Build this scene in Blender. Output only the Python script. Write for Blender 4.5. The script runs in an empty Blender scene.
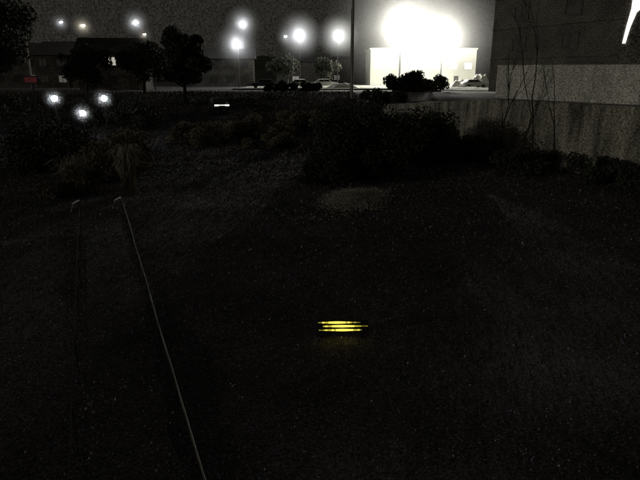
import bpy, math, random
import numpy as np
from mathutils import Vector, Matrix, noise
R = math.radians
random.seed(7); rng = np.random.default_rng(7)
scene = bpy.context.scene
COL = scene.collection

# ------------------------------------------------------------ materials
def mat(name, base, rough=0.8, metal=0.0, var=0.35, scale=3.0, grain=0.0, gscale=60.0, emit=None, estr=0.0, bump=0.0, tint=None, stretch=None):
    m = bpy.data.materials.new(name); m.use_nodes = True
    nt = m.node_tree; b = nt.nodes['Principled BSDF']
    b.inputs['Roughness'].default_value = rough
    b.inputs['Metallic'].default_value = metal
    tc = nt.nodes.new('ShaderNodeTexCoord')
    n = nt.nodes.new('ShaderNodeTexNoise'); n.inputs['Scale'].default_value = scale
    n.inputs['Detail'].default_value = 8; n.inputs['Roughness'].default_value = 0.65
    if stretch:
        mp = nt.nodes.new('ShaderNodeMapping'); mp.inputs['Scale'].default_value = stretch
        nt.links.new(tc.outputs['Object'], mp.inputs['Vector']); nt.links.new(mp.outputs['Vector'], n.inputs['Vector'])
    else: nt.links.new(tc.outputs['Object'], n.inputs['Vector'])
    r = nt.nodes.new('ShaderNodeValToRGB')
    t = tint or base
    r.color_ramp.elements[0].position = 0.32; r.color_ramp.elements[1].position = 0.68
    r.color_ramp.elements[0].color = tuple(c*(1-var) for c in base)+(1,)
    r.color_ramp.elements[1].color = tuple(min(1, c*(1+var)) for c in t)+(1,)
    nt.links.new(n.outputs['Fac'], r.inputs['Fac'])
    out = r.outputs['Color']
    if grain > 0:
        g = nt.nodes.new('ShaderNodeTexNoise'); g.inputs['Scale'].default_value = gscale
        g.inputs['Detail'].default_value = 3; g.inputs['Roughness'].default_value = 0.85
        nt.links.new(tc.outputs['Object'], g.inputs['Vector'])
        mr = nt.nodes.new('ShaderNodeMapRange')
        mr.inputs['From Min'].default_value = 0.40; mr.inputs['From Max'].default_value = 0.62
        mr.inputs['To Min'].default_value = max(0.05, 1-grain); mr.inputs['To Max'].default_value = 1+grain*1.6
        nt.links.new(g.outputs['Fac'], mr.inputs['Value'])
        vm = nt.nodes.new('ShaderNodeVectorMath'); vm.operation = 'SCALE'
        nt.links.new(out, vm.inputs[0]); nt.links.new(mr.outputs['Result'], vm.inputs['Scale'])
        out = vm.outputs['Vector']
    nt.links.new(out, b.inputs['Base Color'])
    if bump > 0:
        bp = nt.nodes.new('ShaderNodeBump'); bp.inputs['Strength'].default_value = bump
        bp.inputs['Distance'].default_value = 0.05
        nt.links.new(n.outputs['Fac'], bp.inputs['Height']); nt.links.new(bp.outputs['Normal'], b.inputs['Normal'])
    if emit:
        b.inputs['Emission Color'].default_value = emit+(1,)
        b.inputs['Emission Strength'].default_value = estr
    return m

M_conc = mat('concrete', (0.26,0.26,0.22), 0.85, var=0.4, scale=0.3, grain=0.45, gscale=5, bump=0.2)
M_panel = mat('wall_panel', (0.55,0.54,0.48), 0.7, var=0.35, scale=0.5, grain=0.6, gscale=11, stretch=(1.6,1.6,.35))
M_revet = mat('retaining_concrete', (0.20,0.192,0.155), 0.9, var=0.8, scale=0.9, grain=0.8, gscale=11, bump=0.3, stretch=(1.3,1.3,.22))
M_bldg = mat('dark_cladding', (0.12,0.112,0.095), 0.85, var=0.4, scale=0.35, grain=0.8, gscale=8)
M_white = mat('white_plaster', (0.80,0.80,0.72), 0.8, var=0.06, scale=0.4)
M_hook = mat('hook_highlight', (0.6,0.6,0.55), 0.8, var=0.4, scale=6)  # pale colour standing in for the lamp highlight on the rail ends
M_insul = mat('porcelain', (0.4,0.4,0.38), 0.5, var=0.1)
M_wall2 = mat('house_plaster', (0.05,0.047,0.039), 0.9, var=0.6, scale=0.6, grain=0.7, gscale=4)
M_roof = mat('roof_tiles', (0.05,0.05,0.05), 0.8, var=0.4, scale=2)
M_glass = mat('window_glass', (0.03,0.03,0.03), 0.4, var=0.1)
M_frame = mat('window_frame', (0.12,0.12,0.12), 0.6, metal=0.2)
M_steel = mat('galvanised_steel', (0.18,0.18,0.15), 0.6, metal=0.3, var=0.95, scale=1.6)
M_dsteel = mat('painted_steel', (0.025,0.025,0.025), 0.8)
M_pole = mat('concrete_pole', (0.3,0.29,0.24), 0.85, var=0.25, scale=2)
M_bark = mat('bark', (0.05,0.042,0.034), 0.95, var=0.5, scale=6, bump=0.5)
M_leafd = mat('dark_foliage', (0.042,0.044,0.03), 0.8, var=0.7, scale=1.3)
M_leafo = mat('olive_foliage', (0.115,0.11,0.068), 0.85, var=0.7, scale=0.4, tint=(0.17,0.16,0.10))
M_leafg = mat('pale_foliage', (0.30,0.285,0.22), 0.85, var=0.7, scale=1.5)
M_snow = mat('old_snow', (0.78,0.78,0.72), 0.8, var=0.25, scale=1.2, grain=0.3, gscale=6, bump=0.5)
M_tyre = mat('tyre', (0.015,0.015,0.015), 0.95)
M_carw = mat('car_paint_white', (0.7,0.7,0.66), 0.3, var=0.03)
M_card = mat('car_paint_dark', (0.04,0.045,0.055), 0.25, var=0.05)
M_tail = mat('tail_lens',(.2,.01,.01),.3)
M_wire = mat('cable', (0.02,0.02,0.02), 0.8)
def em(name, c, s): return mat(name, (0.8,0.8,0.8), 0.5, var=0.02, emit=c, estr=s)
E_flood = em('floodlight_lens', (1.0,0.99,0.88), 60)
E_lamp = em('lamp_lens', (0.90,0.95,1.0), 30)
E_warm = em('warm_lamp_lens', (1.0,0.90,0.70), 22)
E_win = em('lit_window_pane', (1.0,0.93,0.75), 0.03)
E_winb = em('bright_house_window', (1.0,0.95,0.78), 0.4)
E_winw = em('blown_out_pane', (1.0,0.97,0.88), 3.0)  # glow added so panes vanish in the overexposed warehouse wall
E_stair = em('stair_glazing', (1.0,0.97,0.90), 1.2)
E_glint = em('car_glint', (1.0,0.97,0.85), 3)  # glow standing in for light reflected off the parked car
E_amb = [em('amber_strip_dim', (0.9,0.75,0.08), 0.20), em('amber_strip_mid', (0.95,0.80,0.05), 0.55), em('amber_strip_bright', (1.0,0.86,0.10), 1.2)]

# ------------------------------------------------------------ mesh helpers
class MB:
    def __init__(s): s.v=[]; s.f=[]; s.m=[]; s.mats=[]
    def mi(s, m):
        if m not in s.mats: s.mats.append(m)
        return s.mats.index(m)
    def box(s, c, size, m, rot=0.0):
        cx,cy,cz=c; sx,sy,sz=[a/2 for a in size]; o=len(s.v); ca,sa=math.cos(rot),math.sin(rot)
        for dx,dy,dz in ((-1,-1,-1),(1,-1,-1),(1,1,-1),(-1,1,-1),(-1,-1,1),(1,-1,1),(1,1,1),(-1,1,1)):
            x,y=dx*sx,dy*sy
            s.v.append((cx+x*ca-y*sa, cy+x*sa+y*ca, cz+dz*sz))
        k=s.mi(m)
        for f in ((0,3,2,1),(4,5,6,7),(0,1,5,4),(1,2,6,5),(2,3,7,6),(3,0,4,7)):
            s.f.append(tuple(o+i for i in f)); s.m.append(k)
    def tube(s, pts, rads, m, n=8):
        k=s.mi(m); o=len(s.v); P=[Vector(p) for p in pts]
        for i,p in enumerate(P):
            d=(P[min(i+1,len(P)-1)]-P[max(i-1,0)]).normalized()
            a=d.cross(Vector((0,0,1)) if abs(d.z)<0.9 else Vector((1,0,0))).normalized(); b=d.cross(a)
            for j in range(n):
                t=2*math.pi*j/n; q=p+(a*math.cos(t)+b*math.sin(t))*rads[i]; s.v.append(tuple(q))
        for i in range(len(P)-1):
            for j in range(n):
                j2=(j+1)%n
                s.f.append((o+i*n+j,o+i*n+j2,o+(i+1)*n+j2,o+(i+1)*n+j)); s.m.append(k)
        s.f.append(tuple(o+j for j in range(n))); s.m.append(k)
        s.f.append(tuple(o+(len(P)-1)*n+j for j in range(n))[::-1]); s.m.append(k)
    def poly(s, pts, m):
        o=len(s.v); s.v+= [tuple(p) for p in pts]; s.f.append(tuple(range(o,o+len(pts)))); s.m.append(s.mi(m))
    def prism(s, prof, axis_pts, m):
        o=len(s.v); n=len(prof); k=s.mi(m); off=Vector(axis_pts)
        s.v+=[tuple(p) for p in prof]; s.v+=[tuple(Vector(p)+off) for p in prof]
        s.f.append(tuple(o+i for i in range(n))[::-1]); s.m.append(k)
        s.f.append(tuple(o+n+i for i in range(n))); s.m.append(k)
        for i in range(n):
            j=(i+1)%n; s.f.append((o+i,o+j,o+n+j,o+n+i)); s.m.append(k)
    def obj(s, name, parent=None, loc=(0,0,0), rot=0.0, smooth=False, bevel=0.0):
        me=bpy.data.meshes.new(name); me.from_pydata(s.v,[],s.f)
        for m in s.mats: me.materials.append(m)
        me.polygons.foreach_set('material_index', s.m)
        if smooth: me.polygons.foreach_set('use_smooth',[True]*len(s.f))
        me.update(); ob=bpy.data.objects.new(name,me); COL.objects.link(ob)
        ob.location=loc; ob.rotation_euler=(0,0,rot)
        if parent: ob.parent=parent
        if bevel>0:
            b=ob.modifiers.new('bevel','BEVEL'); b.width=bevel; b.segments=2; b.limit_method='ANGLE'
        return ob
def empty(name, loc=(0,0,0), rot=0.0):
    e=bpy.data.objects.new(name,None); COL.objects.link(e); e.location=loc; e.rotation_euler=(0,0,rot); return e
def sphere(mb,c,r,m,seg=10,ring=6,sz=1.0):
    o=len(mb.v);k=mb.mi(m)
    mb.v.append((c[0],c[1],c[2]+r*sz))
    for i in range(1,ring):
        ph=math.pi*i/ring
        for j in range(seg):
            t=2*math.pi*j/seg
            mb.v.append((c[0]+r*math.sin(ph)*math.cos(t),c[1]+r*math.sin(ph)*math.sin(t),c[2]+r*sz*math.cos(ph)))
    mb.v.append((c[0],c[1],c[2]-r*sz)); last=len(mb.v)-1
    for j in range(seg):
        j2=(j+1)%seg
        mb.f.append((o,o+1+j,o+1+j2)); mb.m.append(k)
        b0=o+1+(ring-2)*seg; mb.f.append((last,b0+j2,b0+j)); mb.m.append(k)
    for i in range(ring-2):
        for j in range(seg):
            j2=(j+1)%seg; mb.f.append((o+1+i*seg+j,o+1+(i+1)*seg+j,o+1+(i+1)*seg+j2,o+1+i*seg+j2)); mb.m.append(k)
def point(name, parent, loc, power, color=(1,1,1), rad=0.15):
    l=bpy.data.lights.new(name,'POINT'); l.energy=power; l.color=color; l.shadow_soft_size=rad
    o=bpy.data.objects.new(name,l); COL.objects.link(o); o.location=loc; o.parent=parent; return o
_bloom={}
def bloom(parent, loc, r, dens):
    # scatter volume added around a lamp to imitate lens bloom, thinning outwards
    key=(r,dens)
    if key not in _bloom:
        m=bpy.data.materials.new('lamp_bloom'); m.use_nodes=True; nt=m.node_tree
        nt.nodes.remove(nt.nodes['Principled BSDF']); vs=nt.nodes.new('ShaderNodeVolumeScatter'); vs.inputs['Anisotropy'].default_value=.2
        tc=nt.nodes.new('ShaderNodeTexCoord'); mp=nt.nodes.new('ShaderNodeMapping'); mp.inputs['Scale'].default_value=(1/r,)*3
        gr=nt.nodes.new('ShaderNodeTexGradient'); gr.gradient_type='SPHERICAL'
        pw=nt.nodes.new('ShaderNodeMath'); pw.operation='POWER'; pw.inputs[1].default_value=2.2
        ml=nt.nodes.new('ShaderNodeMath'); ml.operation='MULTIPLY'; ml.inputs[1].default_value=dens
        nt.links.new(tc.outputs['Object'],mp.inputs[0]); nt.links.new(mp.outputs[0],gr.inputs[0]); nt.links.new(gr.outputs['Fac'],pw.inputs[0])
        nt.links.new(pw.outputs[0],ml.inputs[0]); nt.links.new(ml.outputs[0],vs.inputs['Density'])
        nt.links.new(vs.outputs[0],nt.nodes['Material Output'].inputs['Volume']); _bloom[key]=m
    b=MB(); sphere(b,(0,0,0),r,_bloom[key],24,14); b.obj('lamp_bloom',parent,loc)

# ------------------------------------------------------------ terrain
def sstep(a,b,x):
    t=min(1,max(0,(x-a)/(b-a))); return t*t*(3-2*t)
def wall_x(y):
    if y<42.5: return 18.3-(y-31.6)*0.5046
    return 12.8-(y-42.5)*0.224
def gz(x,y):
    z=3.7*sstep(56,80,y+0.12*abs(x+5))
    z+=1.2*sstep(-14,-34,x)*sstep(20,45,y)*(1-sstep(56,80,y))
    if y>8 and y<68 and x>wall_x(y)+0.6: z=max(z,4.2-max(0,y-42.5)*.055)
    z+=0.18*noise.noise(Vector((x*0.25,y*0.25,0)))*(1 if y<80 else 0.2)
    if y<70: z+=0.28*math.exp(-(((x-1.8)/1.5)**2+((y-27.4)/1.6)**2))
    return z
xs=list(np.concatenate([np.linspace(-900,-70,12)[:-1],np.linspace(-70,60,150),np.linspace(60,900,12)[1:]]))
ys=list(np.concatenate([np.linspace(-60,4,12)[:-1],np.linspace(4,100,130),np.linspace(100,1500,20)[1:]]))
mb=MB(); mb.mi(mat('soil_and_dead_grass',(0.054,0.047,0.045),0.95,var=0.6,scale=0.22,grain=0.9,gscale=18,bump=0.6,tint=(0.065,0.057,0.062)))
for y in ys:
    for x in xs: mb.v.append((x,y,gz(x,y)))
nx=len(xs)
for j in range(len(ys)-1):
    for i in range(nx-1):
        mb.f.append((j*nx+i,j*nx+i+1,(j+1)*nx+i+1,(j+1)*nx+i)); mb.m.append(0)
mb.obj('ground',smooth=True)

def sheet(name,x0,x1,y0,y1,dz,m,n=24):
    b=MB(); k=b.mi(m)
    for j in range(n+1):
        for i in range(n+1):
            x=x0+(x1-x0)*i/n; y=y0+(y1-y0)*j/n; b.v.append((x,y,3.7+dz))
    for j in range(n):
        for i in range(n): b.f.append((j*(n+1)+i,j*(n+1)+i+1,(j+1)*(n+1)+i+1,(j+1)*(n+1)+i)); b.m.append(k)
    return b.obj(name)
sheet('parking_lot',-14,60,93,150,0.16,M_conc)
b=MB(); b.box((23,92.6,3.80),(74,0.3,0.28),M_conc); b.obj('kerb')
b=MB()
for i in range(12): b.box((-8+i*3,105,3.866),(0.12,5,0.006),M_white)
b.obj('parking_bay_marking')

# path with handrails
b=MB()
p0=Vector((-2.35,6.0,0)); p1=Vector((-9.15,22.9,0)); d=(p1-p0).normalized(); nrm=Vector((-d.y,d.x,0))
k=b.mi(mat('path_earth',(0.034,0.031,0.030),0.95,var=.6,scale=.8,grain=0.9,gscale=18))
for i in range(41):
    q=p0-d*4+(p1-p0+d*4)*(i/40)
    for s in (1,-1):
        w_=0.66+0.16*noise.noise(Vector((i*.6,s*3,0))); b.v.append(tuple(q+nrm*w_*s+Vector((0,0,.16))))
for i in range(40): b.f.append((2*i,2*i+2,2*i+3,2*i+1)); b.m.append(k)
b.obj('footpath')
for side in (1,-1):
    b=MB(); off=nrm*0.82*side
    M_r = M_steel if side<0 else M_tyre
    a=p0-d*3+off; e=p1+off
    pts=[a+Vector((0,0,1.0))]+[a+(e-a)*(i/14)+nrm*(0.03*noise.noise(Vector((i*.5,side,4))))+Vector((0,0,1.0+0.02*noise.noise(Vector((i*.7,side,0))))) for i in range(1,14)]+[e+Vector((0,0,1.0))]
    b.tube(pts,[0.015 if side<0 else .012]*len(pts),M_r,10)
    b.tube([e+Vector((0,0,1.0)),e+d*0.3+nrm*.05+Vector((0,0,0.97)),e+d*0.45+nrm*.25+Vector((0,0,0.85)),e+d*0.45+nrm*.4+Vector((0,0,0.5))],[0.035,.045,.04,.035],M_hook,10)
    L=(e-a).length; n=int(L/2.5)
    for i in range(n+1):
        q=a+(e-a)*(i/n); b.tube([q,q+Vector((0,0,.98))],[0.014]*2,M_tyre,8)
    b.obj('handrail',smooth=True)

# ------------------------------------------------------------ bar with glowing yellow strips, brighter mid-length
e=empty('yellow_strip_bar',(0.53,12.15,0.0),R(1))
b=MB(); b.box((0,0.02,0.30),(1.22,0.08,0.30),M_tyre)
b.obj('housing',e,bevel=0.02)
b=MB()
for sx in (-0.5,0.5):
    b.box((sx,0.02,0.07),(0.06,0.06,0.14),M_tyre); b.box((sx,0.02,0.012),(0.12,0.4,0.024),M_tyre)
b.obj('feet',e)
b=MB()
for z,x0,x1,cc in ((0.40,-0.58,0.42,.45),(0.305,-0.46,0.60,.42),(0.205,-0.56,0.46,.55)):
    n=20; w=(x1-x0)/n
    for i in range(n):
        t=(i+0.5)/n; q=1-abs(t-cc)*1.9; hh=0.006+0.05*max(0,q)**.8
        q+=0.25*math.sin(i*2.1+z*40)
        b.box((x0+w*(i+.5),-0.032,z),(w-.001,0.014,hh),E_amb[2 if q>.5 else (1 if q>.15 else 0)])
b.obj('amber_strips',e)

# ------------------------------------------------------------ right retaining wall + panel fence
W=[(28,12.3),(18.3,31.6),(12.8,42.5),(10.0,55.0),(7.4,66.5)]
def ztop(y): return 4.3 if y<42.5 else 4.3-(y-42.5)*0.065
b=MB()
for i in range(4):
    (x0,y0),(x1,y1)=W[i],W[i+1]; dd=Vector((x1-x0,y1-y0,0)); L=dd.length; dd.normalize(); nn=Vector((-dd.y,dd.x,0))
    a=Vector((x0,y0,0)); c=Vector((x1,y1,0))
    o=len(b.v); k=b.mi(M_revet)
    for P_,zt in ((a,ztop(y0)),(c,ztop(y1))):
        b.v+=[tuple(P_+nn*0.25+Vector((0,0,-0.4))),tuple(P_+Vector((0,0,zt))),tuple(P_-nn*0.35+Vector((0,0,zt))),tuple(P_-nn*0.35+Vector((0,0,-0.4)))]
    for f in ((0,4,5,1),(1,5,6,2),(2,6,7,3)): b.f.append(tuple(o+q for q in f)); b.m.append(k)
    if i==3: b.f.append((o+7,o+6,o+5,o+4)); b.m.append(k)
b.obj('retaining_wall')
b=MB()
for i in range(2):
    (x0,y0),(x1,y1)=W[i],W[i+1]; dd=Vector((x1-x0,y1-y0,0)); L=dd.length; dd.normalize(); nn=Vector((-dd.y,dd.x,0)); ang=math.atan2(dd.y,dd.x)
    a=Vector((x0,y0,0))-nn*0.12
    n=max(1,int(L/2.0)); w=L/n
    for j in range(n):
        q=a+dd*(w*(j+.5)); zt=6.55+0.0125*(q.y-31.6)
        b.box((q.x,q.y,(4.32+zt)/2),(w-0.04,0.06,zt-4.32),M_panel,ang)
        q2=a+dd*(w*j)
        b.box((q2.x,q2.y,(4.3+zt+.02)/2),(0.05,0.10,zt+.02-4.3),M_panel,ang)
    b.box(((x0+x1)/2,(y0+y1)/2,4.34),(L,0.2,0.07),M_frame,ang)
b.obj('panel_fence')

e=empty('apartment_building',(26.2,50.0,4.2),R(-63.2))
b=MB()
b.box((0,6,5.0),(34,11,10),M_bldg); b.obj('walls',e)
b=MB(); b.box((0,6,10.15),(35.4,12.6,0.3),M_roof); b.obj('roof',e)
M_dimglass = mat('curtained_glass',(0.10,0.10,0.09),0.5,var=.5,scale=1)
b=MB(); g=MB()
for fl in range(3):
    for i in range(5):
        x=-13+i*6.4; z=1.9+fl*3.0
        g.box((x,0.48,z),(1.7,0.04,1.3),M_dimglass)
        b.box((x,0.455,z+0.69),(1.9,0.09,0.08),M_bldg); b.box((x,0.455,z-0.69),(1.9,0.13,0.08),M_bldg)
        b.box((x-0.9,0.455,z),(0.07,0.09,1.3),M_bldg); b.box((x+0.9,0.455,z),(0.07,0.09,1.3),M_bldg); b.box((x,0.455,z),(0.05,0.05,1.3),M_bldg)
    b.box((0,0.42,3.5+fl*3.0),(34,0.16,0.12),M_bldg)
g.obj('windows',e); b.obj('window_frames',e)

# stair tower behind the fence, with narrow lit glazing on its front
e=empty('stair_tower',(19.05,34.7,4.2),R(-28))
b=MB()
b.box((0.3,1.3,3.9),(3.2,2.4,7.8),M_bldg); b.obj('walls',e)
b=MB(); b.box((0.3,1.3,7.92),(3.6,2.8,.24),M_roof); b.obj('roof',e)
b=MB()
gx=-0.98
b.prism([(gx-0.02,0.03,6.9),(gx+0.72,0.03,6.9),(gx+0.62,0.03,5.6),(gx+0.30,0.03,5.3),(gx+0.08,0.03,4.5),(gx-.06,0.03,3.6),(gx-0.24,0.03,3.6),(gx-0.14,0.03,4.6),(gx-0.02,0.03,5.5)],(0,0.06,0),E_stair)
b.obj('lit_glazing',e)

# ------------------------------------------------------------ trees
def leafcloud(centres, radii, n, size, m, name, parent, flat=0.8):
    cs=np.array(centres); rs=np.array(radii); w=rs**2; w=w/w.sum()
    idx=rng.choice(len(cs),n,p=w)
    u=rng.normal(size=(n,3)); u/=np.linalg.norm(u,axis=1)[:,None]
    r=rng.random(n)**0.45
    c=cs[idx]+u*(rs[idx]*r)[:,None]*np.array([1,1,flat])
    a=rng.normal(size=(n,3)); a/=np.linalg.norm(a,axis=1)[:,None]
    t=rng.normal(size=(n,3)); bb=np.cross(a,t); bb/=np.linalg.norm(bb,axis=1)[:,None]
    s=size*(0.5+rng.random(n))[:,None]
    v=np.stack([c-a*s,c+bb*s*0.45,c+a*s,c-bb*s*0.45],axis=1).reshape(-1,3)
    me=bpy.data.meshes.new(name); me.vertices.add(4*n); me.vertices.foreach_set('co',v.ravel())
    me.loops.add(4*n); me.loops.foreach_set('vertex_index',np.arange(4*n,dtype=np.int32))
    me.polygons.add(n); me.polygons.foreach_set('loop_start',np.arange(0,4*n,4,dtype=np.int32))
    me.materials.append(m); me.update(calc_edges=True); me.validate()
    o=bpy.data.objects.new(name,me); COL.objects.link(o)
    if parent: o.parent=parent
    return o
def branchy(mb, p, d, L, r, depth, ends, m, spread=0.6):
    pts=[p]; q=p; dd=d.copy()
    for i in range(3):
        dd=(dd+Vector((random.gauss(0,.08),random.gauss(0,.08),random.gauss(0,.05)))).normalized(); q=q+dd*L/3; pts.append(q)
    mb.tube(pts,[r,r*.88,r*.76,r*.62],m,6 if depth<2 else 4)
    if depth==0: ends.append(q); return
    for i in range(random.choice((2,3,3))):
        nd=(dd+Vector((random.gauss(0,spread),random.gauss(0,spread),random.gauss(0.1,spread*.5)))).normalized()
        branchy(mb, pts[random.choice((2,3))], nd, L*random.uniform(.6,.8), r*.58, depth-1, ends, m, spread)
def tree(name, x, y, h, cr, m, n=9000, size=0.16, bare=False, base=None, flat=0.9, tk=1.0):
    z=gz(x,y) if base is None else base
    e=empty(name,(x,y,z)); mb=MB(); ends=[]
    branchy(mb,Vector((0,0,-0.2)),Vector((0,0,1)),h*(0.55 if bare else .38),h*(0.016*tk if bare else 0.028),3,ends,M_bark,0.2 if bare else 0.6)
    mb.obj('trunk_and_limbs',e)
    if not bare:
        cs=[];rs=[]
        for i in range(30):
            u=Vector((random.gauss(0,1),random.gauss(0,1),random.gauss(0,1))).normalized()*random.uniform(.25,1.0)
            cs.append((u.x*cr,u.y*cr,h*0.60+u.z*h*0.36)); rs.append(random.uniform(.18,.42)*cr)
        leafcloud(cs,rs,n,size,m,'crown',e,flat)
    return e
def shrub(name,x,y,w,h,m,n=9000,size=0.10,dep=None,nb=16,base=None):
    z=gz(x,y) if base is None else base
    e=empty(name,(x,y,z)); mb=MB(); cs=[];rs=[]
    for i in range(nb):
        a=random.uniform(0,6.283); q=math.sqrt(random.random())*0.85
        px,py=math.cos(a)*q*w/2,math.sin(a)*q*(dep or w)/2
        pz=h*random.uniform(0.15,0.8)*(1-0.5*q*q); r=random.uniform(.14,.24)*min(w,h*1.6)
        cs.append((px,py,pz)); rs.append(r)
        mb.tube([(px*.25,py*.25,-.1),(px*.6,py*.6,pz*.5),(px,py,pz)],[.05,.035,.012],M_bark,5)
    mb.obj('stems',e); leafcloud(cs,rs,n,size,m,'foliage',e)
    return e
def reeds(name,x,y,w,h,n,m):
    # dead pampas-like clump: thin arching stalks fanning out from the root
    z=gz(x,y); e=empty(name,(x,y,z)); b=MB()
    for i in range(n):
        a=random.uniform(0,6.283); q=random.uniform(.1,1)*w/2; bx,by=random.gauss(0,.15),random.gauss(0,.15); hh=h*random.uniform(.6,1)
        c_,s_=math.cos(a)*q,math.sin(a)*q
        b.tube([(bx,by,-.05),(bx+c_*.3,by+s_*.3,hh*.6),(bx+c_*.7,by+s_*.7,hh*.95),(bx+c_*1.1,by+s_*1.1,hh*.82)],[.014,.012,.022,.008],m,4)
    b.obj('stalks',e); return e

shrub('evergreen_shrub',3.0,36.5,7.8,5.0,M_leafd,28000,0.10,dep=7,nb=36)
shrub('evergreen_shrub',6.6,40.0,6.2,4.2,M_leafd,14000,0.10,nb=22)
shrub('evergreen_shrub',1.4,32.5,5.0,2.2,M_leafd,10000,0.09,nb=18)
for (sx,sy,sw,sh) in ((9.2,43,4.4,3.0),(11.2,40,4.2,2.3),(13.2,36,4.4,1.9),(15.6,31.5,4.6,1.9),(17.6,27.5,5,2.0),(19.5,23.5,5,2.0)):
    shrub('fade_shrub',sx,sy,sw,sh,M_leafd,5000,0.09,nb=16)  # dark shrubs added along the wall foot to fade its base into darkness
shrub('dry_shrub',-12.4,33.5,5.0,3.2,M_leafo,14000,0.09,nb=20)
reeds('dead_reed_clump',-10.0,29.0,1.9,2.8,170,M_leafg)
reeds('dead_reed_clump',-12.9,29.0,2.2,2.1,120,M_leafg)
shrub('dry_shrub',-12.6,28.0,2.6,1.6,M_leafo,5000,0.07,nb=12)
shrub('dry_shrub',-17.5,36,6,3.8,M_leafd,10000,0.11,nb=22)
shrub('hedge',13.6,84,12,2.9,M_leafd,16000,0.16,dep=4,nb=44)
shrub('hedge',-4.2,86,10,1.6,M_leafd,8000,0.15,dep=3,nb=30)
shrub('hedge',8.0,69,7,2.4,M_leafd,7000,0.14,dep=4,nb=20)
shrub('roadside_bush',-22,60,12,3.6,M_leafd,9000,0.14,nb=24)
shrub('roadside_bush',-36,58,14,4.2,M_leafd,9000,0.14,nb=24)
shrub('roadside_bush',-7,56,9,2.6,M_leafo,14000,0.10,dep=5,nb=30)
shrub('roadside_bush',-1.5,62,8,2.0,M_leafo,11000,0.10,dep=5,nb=30)
shrub('roadside_bush',-11,50,6,2.2,M_leafo,9000,0.09,dep=5,nb=24)
shrub('roadside_bush',-3.5,48,7,1.5,M_leafo,9000,0.09,dep=5,nb=24)
tree('broadleaf_tree',-16.2,70,8.8,2.8,M_leafd,18000,0.19)
tree('broadleaf_tree',-36.5,64,12,5.0,M_leafd,16000,0.22)
tree('broadleaf_tree',-45,78,13,6.0,M_leafd,14000,0.24)
tree('broadleaf_tree',-53,90,15,7.0,M_leafd,12000,0.26)
tree('broadleaf_tree',-29,72,6.5,3.0,M_leafd,8000,0.19)
tree('broadleaf_tree',-23,76,7.0,3.2,M_leafd,9000,0.19)
tree('broadleaf_tree',-6.5,118,6.5,3.4,M_leafd,7000,0.22)
tree('broadleaf_tree',1.0,122,5.5,3.0,M_leafd,7000,0.22)
tree('bare_tree',16.4,28.0,9.0,2,M_bark,bare=True,base=0,tk=.6)
tree('bare_tree',13.7,36.0,9,2,M_bark,bare=True,base=0,tk=.5)
tree('bare_tree',12.3,38.6,7.0,2,M_bark,bare=True,base=0,tk=.6)

b=MB(); b.mi(mat('wooded_hill',(0.04,0.045,0.035),0.95,var=0.6,scale=0.08))
N=160
for j,(yy,hh) in enumerate(((330,3.7),(350,10),(380,17),(420,20),(520,0))):
    for i in range(N+1):
        x=-420+840*i/N; z=hh*(1+0.5*noise.noise(Vector((x*0.012,3.1,0)))+0.14*noise.noise(Vector((x*0.15,j*2.2,0)))) if j not in (0,4) else 3.0
        b.v.append((x,yy,z))
for j in range(4):
    for i in range(N): b.f.append((j*(N+1)+i,j*(N+1)+i+1,(j+1)*(N+1)+i+1,(j+1)*(N+1)+i)); b.m.append(0)
b.obj('hill',smooth=True)

# ------------------------------------------------------------ dry grass + leaf litter
GM=[mat('grass_straw',(0.18,0.155,0.10),.9,var=.4,scale=.4),mat('grass_dark',(0.03,0.027,0.021),.9,var=.5,scale=.4),
    mat('grass_olive',(0.07,0.065,0.04),.9,var=.5,scale=.4),mat('frosted_leaf',(0.17,0.16,0.26),.8,var=.4,scale=.4),mat('russet_leaf',(0.15,0.09,0.08),.8,var=.4,scale=.4),mat('pale_leaf',(0.45,0.44,0.38),.8,var=.4,scale=.4)]
def field_points(n, pw, avoid=True):
    yy=5.5+75*rng.random(n)**pw
    xx=(rng.random(n)*2-1)*(5+yy*0.62)
    onp=(np.abs((xx-p0.x)*nrm.x+(yy-p0.y)*nrm.y)<0.8)&(yy<23.2)
    keep=np.array([x < wall_x(y)-0.5 for x,y in zip(xx,yy)])
    if avoid: keep&=~onp
    xx,yy,onp=xx[keep],yy[keep],onp[keep]; zz=np.array([gz(x,y) for x,y in zip(xx,yy)])
    zz=np.where(onp,np.maximum(zz,.16),zz); return xx,yy,zz
def build(name,v,k,idx):
    n=len(v)//k
    me=bpy.data.meshes.new(name); me.vertices.add(k*n); me.vertices.foreach_set('co',v.ravel())
    me.loops.add(k*n); me.loops.foreach_set('vertex_index',np.arange(k*n,dtype=np.int32))
    me.polygons.add(n); me.polygons.foreach_set('loop_start',np.arange(0,k*n,k,dtype=np.int32))
    for m in GM: me.materials.append(m)
    me.polygons.foreach_set('material_index',idx.astype(np.int32)); me.update(calc_edges=True)
    o=bpy.data.objects.new(name,me); COL.objects.link(o)
xx,yy,zz=field_points(90000,1.3); n=len(xx)
hh=(0.04+0.14*rng.random(n))*(0.5+yy/40); ww=0.003+0.0005*yy; th=rng.random(n)*6.283
dx,dy=np.cos(th)*ww,np.sin(th)*ww; lx,ly=rng.normal(size=n)*hh*0.5,rng.normal(size=n)*hh*0.5
v=np.stack([np.stack([xx-dx,yy-dy,zz-0.02],1),np.stack([xx+dx,yy+dy,zz-0.02],1),np.stack([xx+lx,yy+ly,zz+hh],1)],1).reshape(-1,3)
build('dry_grass',v,3,rng.choice([0,1,2],n,p=[.12,.58,.3]))
xx,yy,zz=field_points(260000,1.2,False); n=len(xx)
s=(0.005+0.0010*yy)*(.6+.8*rng.random(n)); th=rng.random(n)*6.283
c,sn=np.cos(th)*s,np.sin(th)*s; t1_,t2_=rng.normal(size=n)*s*.5,rng.normal(size=n)*s*.5
zz=zz+0.02+0.04*rng.random(n)
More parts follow.
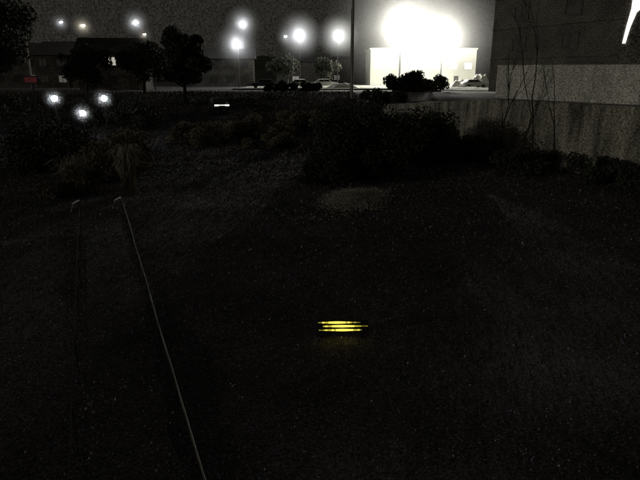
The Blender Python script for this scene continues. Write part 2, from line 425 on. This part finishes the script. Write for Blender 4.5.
v=np.stack([np.stack([xx+c,yy+sn,zz+t1_],1),np.stack([xx-sn,yy+c,zz+t2_],1),np.stack([xx-c,yy-sn,zz-t1_],1),np.stack([xx+sn,yy-c,zz-t2_],1)],1).reshape(-1,3)
idx=rng.choice([0,1,2,3,4,5],n,p=[.09,.43,.12,.22,.10,.04])
g1=np.exp(-(((xx-1.8)/1.35)**2+((yy-27.4)/1.5)**2)); g2=.35*np.exp(-(((xx+0.2)/1.6)**2+((yy-23.8)/1.3)**2))
idx=np.where(rng.random(n)<np.maximum(g1,g2),5,idx)
build('leaf_litter',v,4,idx)
m_=26000; gx_=1.75+rng.normal(size=m_)*.62; gy_=27.4+rng.normal(size=m_)*.75+.45*(gx_-1.75); zz=np.array([gz(x,y) for x,y in zip(gx_,gy_)])+.06
s=.02+.03*rng.random(m_); th=rng.random(m_)*6.28; c,sn=np.cos(th)*s,np.sin(th)*s; t=rng.normal(size=m_)*s*.5
v=np.stack([np.stack([gx_+c,gy_+sn,zz+t],1),np.stack([gx_-sn,gy_+c,zz],1),np.stack([gx_-c,gy_-sn,zz-t],1),np.stack([gx_+sn,gy_-c,zz],1)],1).reshape(-1,3)
build('pale_patch',v,4,np.full(m_,5))  # dense scatter of pale flakes over the low mound

def mound(name,x,y,w,d_,h,m,z=None,seed=0):
    z=gz(x,y) if z is None else z
    b=MB(); k=b.mi(m); nr,ns=10,36
    for i in range(nr+1):
        q=i/nr
        for j in range(ns):
            a=2*math.pi*j/ns; rr=1+0.45*noise.noise(Vector((math.cos(a)*1.5+seed,math.sin(a)*1.5,0)))
            px,py=math.cos(a)*q*rr*w/2,math.sin(a)*q*rr*d_/2
            b.v.append((px,py,h*(1-q**2)*(1+0.5*noise.noise(Vector((px*1.3+seed,py*1.3,1))))-0.04*q))
    for i in range(nr):
        for j in range(ns):
            j2=(j+1)%ns; b.f.append((i*ns+j,(i+1)*ns+j,(i+1)*ns+j2,i*ns+j2)); b.m.append(k)
    return b.obj(name,None,(x,y,z),smooth=True)
mound('snow_pile',25.0,103,5.0,3,1.5,M_snow,z=3.85,seed=1)
mound('snow_pile',29.0,106,4.5,3,2.2,M_snow,z=3.85,seed=4)
mound('snow_pile',4.0,100,5,2.5,0.8,M_snow,z=3.85,seed=7)
mound('snow_patch',22.5,90,11,8,0.35,M_snow,z=3.85,seed=5)

# ------------------------------------------------------------ cars
def car(name,x,y,z,rot,paint,lit=False):
    e=empty(name,(x,y,z),rot)
    prof=[(-2.15,.35),(-2.2,.7),(-2.05,.95),(-1.7,1.0),(-1.25,1.42),(0.35,1.46),(1.05,1.0),(1.95,.86),(2.15,.65),(2.15,.35)]
    b=MB(); k=b.mi(paint); ny=5
    for j in range(ny):
        t=-1+2*j/(ny-1)
        for (px,pz) in prof:
            inset=0.78 if pz>1.2 else (0.95 if pz>0.9 else 1)
            edge=1 if abs(t)<0.9 else 0.96
            b.v.append((px*edge,t*0.86*inset,pz-(0.04 if abs(t)>0.9 and pz>1 else 0)))
    n=len(prof)
    for j in range(ny-1):
        for i in range(n):
            i2=(i+1)%n; b.f.append((j*n+i,j*n+i2,(j+1)*n+i2,(j+1)*n+i)); b.m.append(k)
    b.f.append(tuple(range(n))[::-1]); b.m.append(k); b.f.append(tuple((ny-1)*n+i for i in range(n))); b.m.append(k)
    b.obj('body',e,bevel=0.03,smooth=False)
    g=MB()
    for s in (-1,1):
        g.poly([(-1.5,s*.835,1.02),(-.45,s*.835,1.02),(-.45,s*.69,1.37),(-1.12,s*.69,1.37)],M_glass)
        g.poly([(-.38,s*.835,1.02),(.85,s*.835,1.02),(.3,s*.69,1.37),(-.38,s*.69,1.37)],M_glass)
    g.poly([(1.02,-.72,1.04),(1.02,.72,1.04),(.42,.6,1.43),(.42,-.6,1.43)],M_glass)
    g.poly([(-1.68,-.72,1.05),(-1.68,.72,1.05),(-1.28,.6,1.41),(-1.28,-.6,1.41)],M_glass)
    g.obj('windows',e)
    w=MB()
    for sx in (-1.35,1.35):
        for s in (-1,1):
            w.tube([(sx,s*.68,.31),(sx,s*.90,.31)],[.31,.31],M_tyre,18); w.tube([(sx,s*.89,.31),(sx,s*.915,.31)],[.18,.18],M_frame,12)
    w.obj('wheels',e)
    l=MB()
    for s in (-1,1):
        l.box((2.12,s*.60,.70),(.12,.46,.13),E_glint if lit else M_frame); l.box((-2.17,s*.66,.78),(.08,.22,.2),M_tail)
    if lit: l.box((2.16,0,.72),(.04,.7,.05),E_glint)  # glowing bar added as the long thin highlight
    l.obj('lamps',e)
    return e
car('parked_car',-3.0,99,3.87,R(5),M_carw)
car('parked_car',1.0,103,3.87,R(12),M_carw)
car('parked_car',-9.5,98,3.87,R(185),M_card)
car('parked_car',25.5,96.5,3.87,R(15),M_carw)
car('parked_car',-11.9,67.5,gz(-11.9,67.5)+.02,R(-70),M_card,True)

# ------------------------------------------------------------ houses
def house(name,x,y,z,w,d_,h,rh,rot,wm,lit=(),floors=2,lm=None):
    e=empty(name,(x,y,z),rot); b=MB(); b.box((0,0,h/2),(w,d_,h),wm); b.obj('walls',e)
    b=MB()
    if rh>0: b.prism([(-w/2-.5,-d_/2-.6,h),(-w/2-.5,d_/2+.6,h),(-w/2-.5,0,h+rh)],(w+1,0,0),M_roof)
    else: b.box((0,0,h+.15),(w+.4,d_+.4,.3),wm)
    b.obj('roof',e)
    g=MB(); f=MB(); nw=max(2,int(w/3)); idx=0
    for fl in range(floors):
        for i in range(nw):
            px=-w/2+w*(i+.5)/nw; pz=h*(fl+.55)/floors
            g.box((px,-d_/2-.01,pz),(1.5,.06,1.2),(lm or E_win) if idx in lit else M_glass)
            f.box((px,-d_/2-.03,pz+.64),(1.7,.12,.08),wm); f.box((px,-d_/2-.03,pz-.64),(1.7,.16,.08),wm); f.box((px,-d_/2-.045,pz),(.06,.05,1.2),wm)
            idx+=1
    g.obj('windows',e); f.obj('window_frames',e)
    b=MB(); b.box((w*.32,-d_/2-.03,1.05),(1.0,.08,2.1),M_bark); b.obj('door',e)
    return e
house('warehouse',22.5,135,3.7,23,14,7.6,0,0,M_white,tuple(range(9)),floors=1,lm=E_winw)
house('house',-33,95,3.7,10,8,5.6,2.4,R(8),M_wall2,(4,),lm=E_winb)
house('house',-47,112,3.7,11,8,5.8,2.6,R(-10),M_wall2,(1,))
house('house',-21,128,3.7,13,9,5.6,2.2,R(4),M_wall2,())
house('house',-4,142,3.7,12,9,5.2,2.2,R(-3),M_wall2,(1,))
house('house',-63,128,3.7,14,9,6.2,2.8,R(12),M_wall2,(2,))
house('shop',4.5,160,3.7,15,9,6,0,0,M_wall2,(0,2))
house('house',44,165,3.7,14,9,7,3,R(-6),M_wall2,(1,))

e=empty('shop_sign',(-28.5,57.5,gz(-28.5,57.5))); b=MB(); b.tube([(0,.12,-.2),(0,.12,4.6)],[.08,.08],M_dsteel); b.obj('post',e)
b=MB(); b.box((0,0,4.3),(1.5,.2,.8),M_dsteel); b.obj('frame',e,bevel=.03)
b=MB(); b.box((0,-.11,4.3),(1.2,.05,.5),mat('red_sign_face',(.12,.03,.03),.6,emit=(1.0,.14,.14),estr=.02)); b.obj('panel',e)

# ------------------------------------------------------------ utility poles & wires
def upole(x,y,h,z=None):
    z=gz(x,y) if z is None else z
    e=empty('utility_pole',(x,y,z)); b=MB(); b.tube([(0,0,-.5),(0,0,h*.5),(0,0,h)],[.2,.17,.13],M_pole,14); b.obj('pole',e,smooth=True)
    b=MB()
    for zz in (h-.5,h-1.5):
        b.box((0,-.18,zz),(2.2,.09,.11),M_dsteel)
        for px in (-1,-.4,.4,1): b.tube([(px,-.18,zz+.05),(px,-.18,zz+.28)],[.05,.035],M_insul,8)
    b.tube([(.38,0,h-3.6),(.38,0,h-2.6)],[.24,.24],M_frame,14)
    b.box((.2,0,h-3.0),(.3,.1,.1),M_dsteel)
    b.tube([(-.2,-.05,0),(-.19,-.05,h*.6)],[.03,.03],M_wire,6)
    b.obj('crossarms',e); return z+h
t1=upole(4.0,73,17.5); upole(-52,105,12.5); upole(38,118,14)
b=MB()
for (A,B_) in (((4,73,t1-.4),(-52,105,15.7)),((4,73,t1-.4),(38,118,17.5))):
    A=Vector(A);B_=Vector(B_); pts=[]
    for i in range(17):
        t=i/16; q=A.lerp(B_,t); q.z-=1.3*4*t*(1-t); pts.append(q)
    b.tube(pts,[.010]*17,M_wire,4)
b.obj('overhead_wires')

# ------------------------------------------------------------ lamps
def flood(x,y,h,power,w=2,rows=2,z=3.7,mr=12,md=.02):
    e=empty('floodlight_mast',(x,y,z)); b=MB(); b.tube([(0,0,0),(0,0,h)],[.2,.12],M_dsteel,12); b.box((0,-.1,h),(w*1.0+.3,.12,.14),M_steel); b.box((0,-.1,h-.95),(w*1.0+.3,.12,.14),M_steel); b.obj('mast',e)
    hb=MB(); g=MB()
    for r_ in range(rows):
        for i in range(w):
            px=(i-(w-1)/2)*1.0; hb.box((px,-.32,h-r_*.95),(.86,.3,.74),M_dsteel); g.box((px,-.49,h-r_*.95),(.78,.04,.66),E_flood)
    hb.obj('lamp_housings',e,bevel=.03); g.obj('lenses',e)
    point('lamp',e,(0,-.9,h-.5),power,(1,.98,.87),.5); bloom(e,(0,-.9,h-.5),mr,md); return e
flood(16.2,119,11.8,30000,3,2,mr=18,md=.031)
flood(25.0,121,9.8,22000,2,2,mr=17,md=.029)
def lamp(x,y,h,power,mt=None,r=.28,z=3.7,name='street_lamp',col=(.95,.98,1),mr=3.6,md=.14):
    e=empty(name,(x,y,z)); b=MB(); b.tube([(0,0,0),(0,0,h*.6),(0,0,h)],[.09,.06,.05],M_dsteel,10)
    b.tube([(0,0,h-.02),(0,-.5,h+.18),(0,-1.1,h+.2)],[.05,.045,.04],M_dsteel,8); b.box((0,-1.3,h+.2),(.36,.8,.16),M_dsteel); b.obj('column',e)
    g=MB(); sphere(g,(0,-1.3,h+.06),r,mt or E_lamp,12,8,.6); g.obj('lens',e,smooth=True)
    point('lamp',e,(0,-1.3-r-.15,h-.1),power,col,.2); bloom(e,(0,-1.5,h),mr,md); return e
lamp(-3.9,113,9.4,600,r=.75,mr=5.0,md=.24)
lamp(3.4,113,9.3,480,r=.65,mr=4.6,md=.24)
lamp(-16,125,12.4,350,r=.6,mr=4.4,md=.24)
lamp(-15.5,112,7.9,500,r=.7,mr=4.8,md=.24)
lamp(-34,112,11.6,170,r=.4,mr=3.2,md=.27)
lamp(-41.5,106,10.6,110,r=.32,mt=E_warm,col=(1,.9,.7),mr=2.8,md=.27)
lamp(-8.6,150,11.5,120,r=.35,mr=3,md=.2)
lamp(-60,140,14,100,r=.35,mr=3,md=.2)
lamp(31.5,150,9,200,r=.4,mr=3,md=.2)
lamp(-25.5,90,4.6,40,r=.2,mt=E_warm,col=(1,.9,.7),mr=1.7,md=.3)
lamp(-28.5,98,8.6,40,r=.2,mt=E_warm,col=(1,.9,.7),mr=1.7,md=.3)
def post_lamp(x,y,h,power):
    z=gz(x,y); hh=h-z
    e=empty('garden_lamp',(x,y,z)); b=MB(); b.tube([(0,0,-.1),(0,0,.3),(0,0,hh-.25)],[.07,.035,.03],M_tyre,10); b.tube([(0,0,hh-.32),(0,0,hh-.24)],[.12,.12],M_tyre,12); b.tube([(0,0,hh+.24),(0,0,hh+.32)],[.16,.05],M_tyre,12); b.obj('post',e)
    g=MB(); sphere(g,(0,0,hh),.24,E_lamp,12,8); g.obj('globe',e,smooth=True); point('lamp',e,(0,-.4,hh),power,(.8,.9,1),.1); bloom(e,(0,-.2,hh),1.1,.6)
post_lamp(-23.0,50,4.05,11); post_lamp(-20.7,50,2.8,8); post_lamp(-18.7,50,4.05,10)

# ------------------------------------------------------------ world & added fill sun
w=bpy.data.worlds.new('World'); scene.world=w; w.use_nodes=True; nt=w.node_tree; bg=nt.nodes['Background']
sky=nt.nodes.new('ShaderNodeTexSky'); sky.sky_type='NISHITA'; sky.sun_disc=False; sky.sun_elevation=R(-4); sky.sun_rotation=R(249)
sc=nt.nodes.new('ShaderNodeVectorMath'); sc.operation='SCALE'; sc.inputs['Scale'].default_value=.01
nt.links.new(sky.outputs[0],sc.inputs[0])
ad=nt.nodes.new('ShaderNodeVectorMath'); ad.operation='ADD'
tc=nt.nodes.new('ShaderNodeTexCoord'); nz=nt.nodes.new('ShaderNodeTexNoise'); nz.inputs['Scale'].default_value=330; nz.inputs['Detail'].default_value=2; nz.inputs['Roughness'].default_value=.9
nt.links.new(tc.outputs['Generated'],nz.inputs['Vector'])
rp=nt.nodes.new('ShaderNodeValToRGB'); rp.color_ramp.elements[0].position=.36; rp.color_ramp.elements[1].position=.66
rp.color_ramp.elements[0].color=(.0075,.0072,.0062,1); rp.color_ramp.elements[1].color=(.034,.0322,.0275,1)
nt.links.new(nz.outputs['Fac'],rp.inputs['Fac']); nt.links.new(rp.outputs[0],ad.inputs[0]); nt.links.new(sc.outputs[0],ad.inputs[1])
nt.links.new(ad.outputs[0],bg.inputs['Color']); bg.inputs['Strength'].default_value=1.0
l=bpy.data.lights.new('fill_sun','SUN'); l.energy=.23; l.angle=R(.5); l.color=(1,.95,.82); o=bpy.data.objects.new('fill_sun',l); COL.objects.link(o)  # added low warm fill that brightens the right wall, no known source
o.rotation_euler=Vector((0.88,0.42,-0.15)).to_track_quat('-Z','Y').to_euler()

# ------------------------------------------------------------ camera
c=bpy.data.cameras.new('camera'); c.sensor_width=36; c.lens=31.5; c.clip_end=4000; c.clip_start=.1
o=bpy.data.objects.new('camera',c); COL.objects.link(o); o.location=(0,0,6); o.rotation_euler=(R(90-16.42),0,0); scene.camera=o
scene.view_settings.view_transform='Standard'; scene.view_settings.look='None'; scene.view_settings.exposure=0
